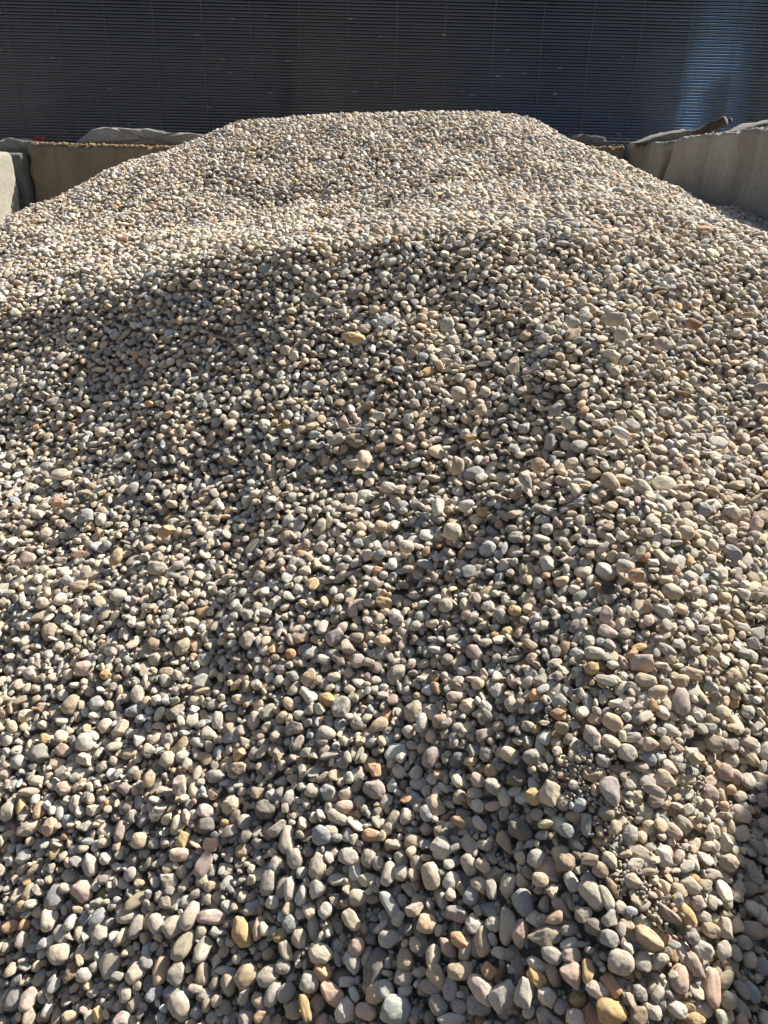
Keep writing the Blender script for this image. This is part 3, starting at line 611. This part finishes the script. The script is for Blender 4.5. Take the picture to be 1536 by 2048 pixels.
# broken slabs and lumps lying on the block tops
def lump(outline2, depth, loc, mat, label, cat='concrete slab', name='broken_slab', seed=0, group=None, rough=.018):
    """an outline in x-z with real thickness in y, remeshed by noise"""
    o2 = np.array(outline2); pts_ = []
    for i in range(len(o2)):
        a, b = o2[i], o2[(i+1) % len(o2)]; n_ = max(1, int(np.hypot(*(b-a))/.022))
        for q in range(n_): pts_.append(a+(b-a)*q/n_)
    pts_ = np.array(pts_); m = len(pts_); ny = max(4, int(depth/.03)); cen = pts_.mean(0); V, Fc = [], []
    for j in range(ny+1):
        t = j/ny*2-1; s = (1-abs(t)**8*.10)
        for p in pts_:
            q = cen+(p-cen)*s; v = Vector((q[0], t*depth/2, q[1])); nz = noise.noise(v*14+Vector((seed, 0, 0)))*rough+noise.noise(v*45+Vector((seed, 3, 0)))*rough*.5
            dr = np.array([q[0]-cen[0], q[1]-cen[1]]); dr /= (np.hypot(*dr)+1e-6)
            V.append((q[0]+dr[0]*nz, t*depth/2+nz, max(q[1]+dr[1]*nz, 0 if p[1] < .001 else -.01)))
    for j in range(ny):
        for i in range(m): a = j*m+i; b = j*m+(i+1) % m; Fc.append((a, b, b+m, a+m))
    # caps: rings shrinking to the centre
    for j, side_ in ((0, -1), (ny, 1)):
        base = [j*m+i for i in range(m)]
        for ring in (.75, .45, .15):
            st = len(V)
            for i in range(m):
                q = np.array([V[base[0]-0+0][0]]) if 0 else None
                b0 = np.array(V[j*m+i]); cc = np.array([cen[0], side_*depth/2, cen[1]]); w = cc+(b0-cc)*ring
                w[1] = b0[1] + side_*.010*(1-ring) + noise.noise(Vector((w[0], 0, w[2]))*16+Vector((seed, 9, 0)))*rough*(1-ring)*1.5
                V.append(tuple(w))
            nb_ = list(range(st, st+m))
            for i in range(m):
                f = (base[i], base[(i+1) % m], nb_[(i+1) % m], nb_[i]); Fc.append(f if side_ > 0 else f[::-1])
            base = nb_
        Fc.append(tuple(base) if side_ > 0 else tuple(base[::-1]))
    me = np_mesh(name, V, Fc); bm = bmesh.new(); bm.from_mesh(me); bmesh.ops.recalc_face_normals(bm, faces=bm.faces); bm.to_mesh(me); bm.free()
    o = mobj(name, me, mat, loc=loc); return tag(o, label, cat, group)
SG = 'broken concrete lumps on the block tops'
lump([(0,0),(.13,.082),(.20,.097),(.33,.092),(.50,.095),(.60,.075),(.74,.078),(.84,.07),(.97,0)], .30, (-2.02, 5.30, 1.725), M_CS, 'flat grey broken slab lying on the brown block at the left', seed=2, group=SG, rough=.014)
lump([(0,0),(.02,.075),(.10,.09),(.34,.07),(.40,.03),(.42,0)], .26, (-2.50, 5.24, 1.655), M_CL, 'pale concrete lump on the far left corner block, next to a red scrap', seed=5, group=SG)
lump([(0,0),(.05,.055),(.16,.078),(.30,.065),(.40,0)], .26, (1.02, 5.32, 1.775), M_CR, 'low grey rubble mound peeking over the right shoulder of the heap', cat='rubble mound', name='rubble_mound', seed=8, group=SG)
lump([(0,0),(.14,.055),(.30,.085),(.44,.08),(.52,0)], .26, (1.42, 4.98, 1.795), M_CR, 'grey rubble mound on the streaked right wall block', cat='rubble mound', name='rubble_mound', seed=11, group=SG)
lump([(0,0),(.12,.05),(.24,.07),(.33,.085),(.42,.05),(.46,0)], .26, (1.60, 4.05, 1.815), M_CR, 'long low rubble mound beside the timber stub on the right wall', cat='rubble mound', name='rubble_mound', seed=14, group=SG)
lump([(0,0),(.10,.07),(.22,.105),(.50,.125),(.72,.11),(.8,0)], .35, (1.84, 3.86, 1.813), M_CR, 'dark grey slab at the right edge on top of the long wall block', seed=17, group=SG)
# timber stub
def tube(pts_, rad, seg=10, jitter=0, seed=0):
    V, Fc = [], []; n_ = len(pts_)
    for i, p in enumerate(pts_):
        p = Vector(p); d = (Vector(pts_[min(i+1, n_-1)])-Vector(pts_[max(i-1, 0)])).normalized(); a = d.orthogonal().normalized(); b = d.cross(a); r = rad[i] if hasattr(rad, '__len__') else rad
        for k_ in range(seg):
            t = 6.2832*k_/seg; rr = r*(1+jitter*noise.noise(Vector((math.cos(t)*2, math.sin(t)*2, i*.9+seed)))); V.append(tuple(p+a*rr*math.cos(t)+b*rr*math.sin(t)))
    for i in range(n_-1):
        for k_ in range(seg): Fc.append((i*seg+k_, i*seg+(k_+1) % seg, (i+1)*seg+(k_+1) % seg, (i+1)*seg+k_))
    Fc.append(tuple(range(seg))[::-1]); Fc.append(tuple((n_-1)*seg+k_ for k_ in range(seg))); return V, Fc
def simple_mat(name, c1, c2, scale, rough=.85, bumpd=.003, metal=0, stretch=None):
    k = NT(name); tc = k.n('ShaderNodeTexCoord'); v = tc.outputs['Object']
    if stretch: mp = k.n('ShaderNodeMapping'); mp.inputs['Scale'].default_value = stretch; k.l(v, mp.inputs[0]); v = mp.outputs[0]
    n = k.noise(v, scale, 5, .65); k.l(k.ramp(n, [(.32, c1), (.68, c2)]), k.b.inputs['Base Color']); k.b.inputs['Roughness'].default_value = rough; k.b.inputs['Metallic'].default_value = metal
    if bumpd: k.bump(n, .6, bumpd)
    return k.m
M_WOOD = simple_mat('old_timber', (.035, .028, .02), (.10, .08, .058), 30); M_TWIG = simple_mat('dry_twig', (.20, .17, .13), (.33, .29, .23), 60)
a_ = hit(1405, 268, 1, 4.35); b_ = hit(1452, 242, 1, 4.35)
a_ = Vector(a_); b_ = Vector(b_); stub = tube([a_.lerp(b_, t) + Vector((0, .12*(1-t), 0)) for t in (0, .2, .4, .6, .8, .93, 1.0)], [.019, .021, .022, .023, .025, .026, .021], 14, .35, 4)
tb = mobj('timber_stub', np_mesh('stub', *stub), M_WOOD); tag(tb, 'dark weathered round timber stub leaning up between two rubble mounds', 'timber')
tb2 = mobj('end_face', np_mesh('end', *tube([b_+Vector((.012, -.018, .001)), b_+Vector((.016, -.024, .002))], .012, 12)), simple_mat('painted_hollow', (.012, .011, .01), (.02, .02, .018), 20), tb)  # near-black disc paints a hollow's dark onto the solid end
# dry weed tuft
def tuft(c, n_, hmax, spread, seed):
    r = random.Random(seed); V, Fc = [], []
    for i in range(n_):
        d = Vector((r.uniform(-1, 1), r.uniform(-.5, .5), r.uniform(.3, 1))).normalized(); p = Vector(c)+Vector((r.uniform(-spread, spread), r.uniform(-.03, .03), 0)); L = hmax*r.uniform(.4, 1)
        ps = [p+d*L*t+Vector((0, 0, -.25*L*t*t)) for t in (0, .35, .7, 1)]
        v, f = tube(ps, [.0022, .0018, .0014, .0006], 4); o = len(V); V += v; Fc += [tuple(x+o for x in q) for q in f]
        for s in (.4, .6, .8, 1):
            q = p+d*L*s+Vector((0, 0, -.25*L*s*s)); e = Vector((r.uniform(-1, 1), r.uniform(-1, 1), r.uniform(-.3, 1))).normalized()*r.uniform(.006, .014); w = e.orthogonal().normalized()*.003
            o = len(V); V += [tuple(q), tuple(q+e*.5+w), tuple(q+e), tuple(q+e*.5-w)]; Fc.append((o, o+1, o+2, o+3))
    return V, Fc
w_ = hit(1226, 291, 1, 5.25)
wt = mobj('dry_weed', np_mesh('weed', *tuft((w_[0], 5.25, 1.775), 46, .085, .10, 3), False), simple_mat('weed', (.03, .032, .026), (.10, .10, .085), 50, bumpd=0)); tag(wt, 'small dark dried weed tuft between the two low rubble mounds', 'weed')
# red scrap
w_ = hit(76, 281, 1, 5.2)
V, Fc = tube([(w_[0]-.045, 5.2, w_[2]-.016), (w_[0]-.01, 5.2, w_[2]+.004), (w_[0]+.03, 5.21, w_[2]+.003), (w_[0]+.05, 5.2, w_[2]-.02)], [.010, .020, .022, .008], 8, .4, 2)
rs = mobj('plastic_scrap', np_mesh('scrap', V, Fc), simple_mat('red_plastic', (.30, .012, .02), (.40, .02, .03), 20, .4, 0)); tag(rs, 'small red plastic scrap wedged beside the pale concrete lump', 'plastic scrap')

# loose grit on the block tops
def grit(name, boxes, mat, label, seed, sz=(.004, .013)):
    r = np.random.default_rng(seed); V, Fc = [], []; bm = bmesh.new(); bmesh.ops.create_icosphere(bm, subdivisions=1, radius=1)
    bv = np.array([v.co[:] for v in bm.verts]); bf = [[v.index for v in f.verts] for f in bm.faces]; bm.free()
    for x0, x1, y0, y1, z, n_ in boxes:
        for _ in range(n_):
            s = r.uniform(*sz)*np.array([1, r.uniform(.6, 1), r.uniform(.5, .9)]); c = np.array([r.uniform(x0, x1), y0+(y1-y0)*r.random()**1.8, z+s[2]*.5])
            o = len(V); V += (bv*s*(1+.2*r.normal(size=(len(bv), 1)))+c).tolist(); Fc += [tuple(i+o for i in f) for f in bf]
    o = mobj(name, np_mesh(name, V, Fc, False), mat); return tag(o, label, 'grit', kind='stuff')
grit('grit', [(-2.22, -.9, 5.0, 5.3, 1.712, 900), (.68, 1.4, 4.98, 5.2, 1.772, 220)], simple_mat('earth_grit', (.22, .15, .08), (.46, .34, .21), 25, .95), 'sandy brown grit and crumbs along the tops of the back blocks', 4)
grit('grit', [(1.51, 1.9, 2.95, 4.4, 1.812, 1500), (1.51, 1.8, 4.48, 5.4, 1.797, 700)], simple_mat('pale_grit', (.28, .27, .24), (.52, .50, .45), 25, .95), 'pale grit and crumbs along the tops of the right wall blocks', 5, (.003, .008))
grit('grit', [(-14, 14, 5.68, 6.2, 1.70, 3500)], simple_mat('dark_grit', (.06, .055, .05), (.18, .16, .14), 25, .95), 'dark soil crumbs at the foot of the ribbed metal wall', 6, (.006, .02))

# twigs on the heap
def twig(pix, lab, rad):
    ps = []
    for (px, py) in pix:
        r = ray(px, py); t = .9
        while t < 4 and (cC+r*t)[2] > tgt(*(cC+r*t)[:2])+.012: t += .004
        ps.append(Vector(cC+r*t))
    fine = []
    for i in range(len(ps)-1):
        p0 = ps[max(i-1, 0)]; p1 = ps[i]; p2 = ps[i+1]; p3 = ps[min(i+2, len(ps)-1)]
        for s in range(6):
            t = s/6; fine.append(.5*((2*p1)+(p2-p0)*t+(2*p0-5*p1+4*p2-p3)*t*t+(3*p1-p0-3*p2+p3)*t**3))
    fine.append(ps[-1]); n_ = len(fine); rr = [rad*(1-.6*abs(2*i/(n_-1)-1)**3) for i in range(n_)]
    o = mobj('dry_twig', np_mesh('twig', *tube(fine, rr, 8, .3, 1)), M_TWIG); tag(o, lab, 'twig', 'dry twigs on the pebbles')
twig([(1136, 1362), (1143, 1347), (1152, 1333), (1164, 1322), (1170, 1312)], 'thin curved dry twig standing between pebbles, the upper one', .0014)
twig([(1142, 1381), (1155, 1379), (1168, 1375), (1182, 1377), (1193, 1384)], 'thin arched dry twig lying flat on pebbles, the lower one', .0016)

# ------------------------------------------------------------------ ribbed dark metal wall: glossy sheet, round ribs in front, welded wires
WY = 6.2; WX0, WX1 = -7.0, 7.0; WZ0, WZ1 = 1.71, 3.25
def mat_sheet():
    k = NT('glossy_dark_sheet'); tc = k.n('ShaderNodeTexCoord'); n = k.noise(tc.outputs['Object'], .9, 2)
    k.l(k.ramp(k.noise(tc.outputs['Object'], 9, 4), [(.3, (.34, .36, .40)), (.7, (.42, .44, .48))]), k.b.inputs['Base Color'])
    k.b.inputs['Roughness'].default_value = .07; k.b.inputs['Metallic'].default_value = 1.0
    k.bump(k.math('ADD', n, k.math('MULTIPLY', k.noise(tc.outputs['Object'], 22, 3), .05)), .12, .03); return k.m
wall = bpy.data.objects.new('metal_wall', None); link(wall); wall.location = (0, WY, WZ0)
tag(wall, 'dark ribbed metal wall with fine horizontal ribs standing behind the heap', 'metal wall', kind='thing')
def bxm(parts, name):
    V, Fc = [], []
    for (x0, x1, y0, y1, z0, z1) in parts:
        o = len(V); V += [(x0, y0, z0), (x1, y0, z0), (x1, y1, z0), (x0, y1, z0), (x0, y0, z1), (x1, y0, z1), (x1, y1, z1), (x0, y1, z1)]
        Fc += [tuple(o+i for i in f) for f in ((0, 3, 2, 1), (4, 5, 6, 7), (0, 1, 5, 4), (1, 2, 6, 5), (2, 3, 7, 6), (3, 0, 4, 7))]
    return np_mesh(name, V, Fc, False)
mobj('backing_sheet', bxm([(WX0, WX1, .020, .045, 0, WZ1-WZ0)], 'sheet'), mat_sheet(), wall)
V, Fc = [], []; PITCH = .0205; seg = 12; nxr = 71
for q in range(int((WZ1-WZ0)/PITCH)):
    zc = .012+q*PITCH; o = len(V)
    for i in range(nxr):
        x = WX0+(WX1-WX0)*i/(nxr-1); w = .0013*noise.noise(Vector((x*.9, q*.11, 2)))+.0007*noise.noise(Vector((x*3, q*.7, 5)))
        for s in range(seg):
            t = 6.2832*s/seg; ct, sn = math.cos(t), math.sin(t); V.append((x, .0040*math.copysign(abs(ct)**.5, ct)+w, zc+.0064*math.copysign(abs(sn)**.7, sn)+w*.7))
    for i in range(nxr-1):
        for s in range(seg): Fc.append((o+i*seg+s, o+i*seg+(s+1) % seg, o+(i+1)*seg+(s+1) % seg, o+(i+1)*seg+s))
M_RIB = simple_mat('dull_dark_steel', (.078, .086, .102), (.112, .122, .142), 6, .2, .0003, .75, (.3, 1, 4))
M_RIB.node_tree.nodes['Principled BSDF'].inputs['IOR'].default_value = 2.2
ribs = mobj('ribs', np_mesh('ribs', V, Fc), M_RIB, wall)
st_ = []
for q in range(int((WZ1-WZ0)/PITCH)):
    zc = .012+q*PITCH
    for i in range(int((WX1-WX0)/.082)):
        x = WX0+.03+i*.082+(.041 if q % 2 else 0)+random.uniform(-.002, .002)
        if -3.4 < x < 3.4: st_.append((x, x+.004, .004, .0195, zc-.002, zc+.002))
mobj('studs', bxm(st_, 'studs'), simple_mat('stud_steel', (.03, .03, .03), (.06, .06, .06), 10, .6, 0), wall)
M_WIRE = simple_mat('wire_steel', (.13, .125, .12), (.2, .19, .18), 8, .5, 0, .3)
for i in range(int((WX1-WX0)/.345)):
    x = WX0+.1+i*.345
    V, Fc = tube([(x+.002*math.sin(z_*9+i), -.0062, z_) for z_ in np.linspace(.0, WZ1-WZ0, 24)], .0017, 6)
    mobj('upright_wire', np_mesh('wire', V, Fc), M_WIRE, wall)
M_SPLASH = simple_mat('dried_splash', (.30, .27, .24), (.42, .38, .33), 20, .9, 0)
# unseen boxes added behind the camera to shape what the sheet mirrors
def backdrop(x0, x1, y0, y1, h, c, label, name='added_backdrop'):
    o = mobj(name, bxm([(x0, x1, y0, y1, 0, h)], 'backdrop'), simple_mat('backdrop_paint', tuple(v*.8 for v in c), c, 3, .8, 0)); tag(o, label, 'backdrop'); return o
backdrop(-16, 1.5, -12, -8, 7, (.034, .032, .030), 'added long dark shed behind the camera, mirrored in the left of the metal wall')
backdrop(-2.4, -1.2, -7.95, -7.7, 6.2, (.065, .048, .038), 'added brown box behind the camera, mirrored as a brown streak')  # added only for a brown streak in the reflection
backdrop(1.55, 7.05, -12, -8.1, 7, (.006, .018, .048), 'added navy shed behind the camera, mirrored in the middle of the metal wall')
backdrop(7.15, 8.7, -12, -8.4, 7, (.22, .48, .85), 'added bright blue shed behind the camera, mirrored at the right of the metal wall')  # blue box added to give the sheet its blue reflection
backdrop(7.85, 8.1, -8.35, -8.1, 3.9, (.03, .03, .03), 'added dark upright behind the camera, mirrored in the blue streak', 'backdrop_post')  # dark bar added to break up the mirrored blue
backdrop(8.8, 16, -12, -8, 7, (.02, .024, .03), 'added black shed behind the camera, mirrored at the far right of the metal wall')
V, Fc = [], []; r_ = random.Random(5)
for q in range(70):
    x = r_.uniform(-3, 3); z = .012+PITCH*int(r_.random()**2*48); w = r_.uniform(.006, .03)
    n_ = 9; o = len(V)
    V += [(x+w*math.cos(6.283*k_/n_)*r_.uniform(.5, 1), -.0068, z+.0045*math.sin(6.283*k_/n_)*r_.uniform(.5, 1)) for k_ in range(n_)]+[(x, -.0074, z)]
    Fc += [(o+k_, o+(k_+1) % n_, o+n_) for k_ in range(n_)]
mobj('dried_splash', np_mesh('splash', V, Fc, False), M_SPLASH, wall)
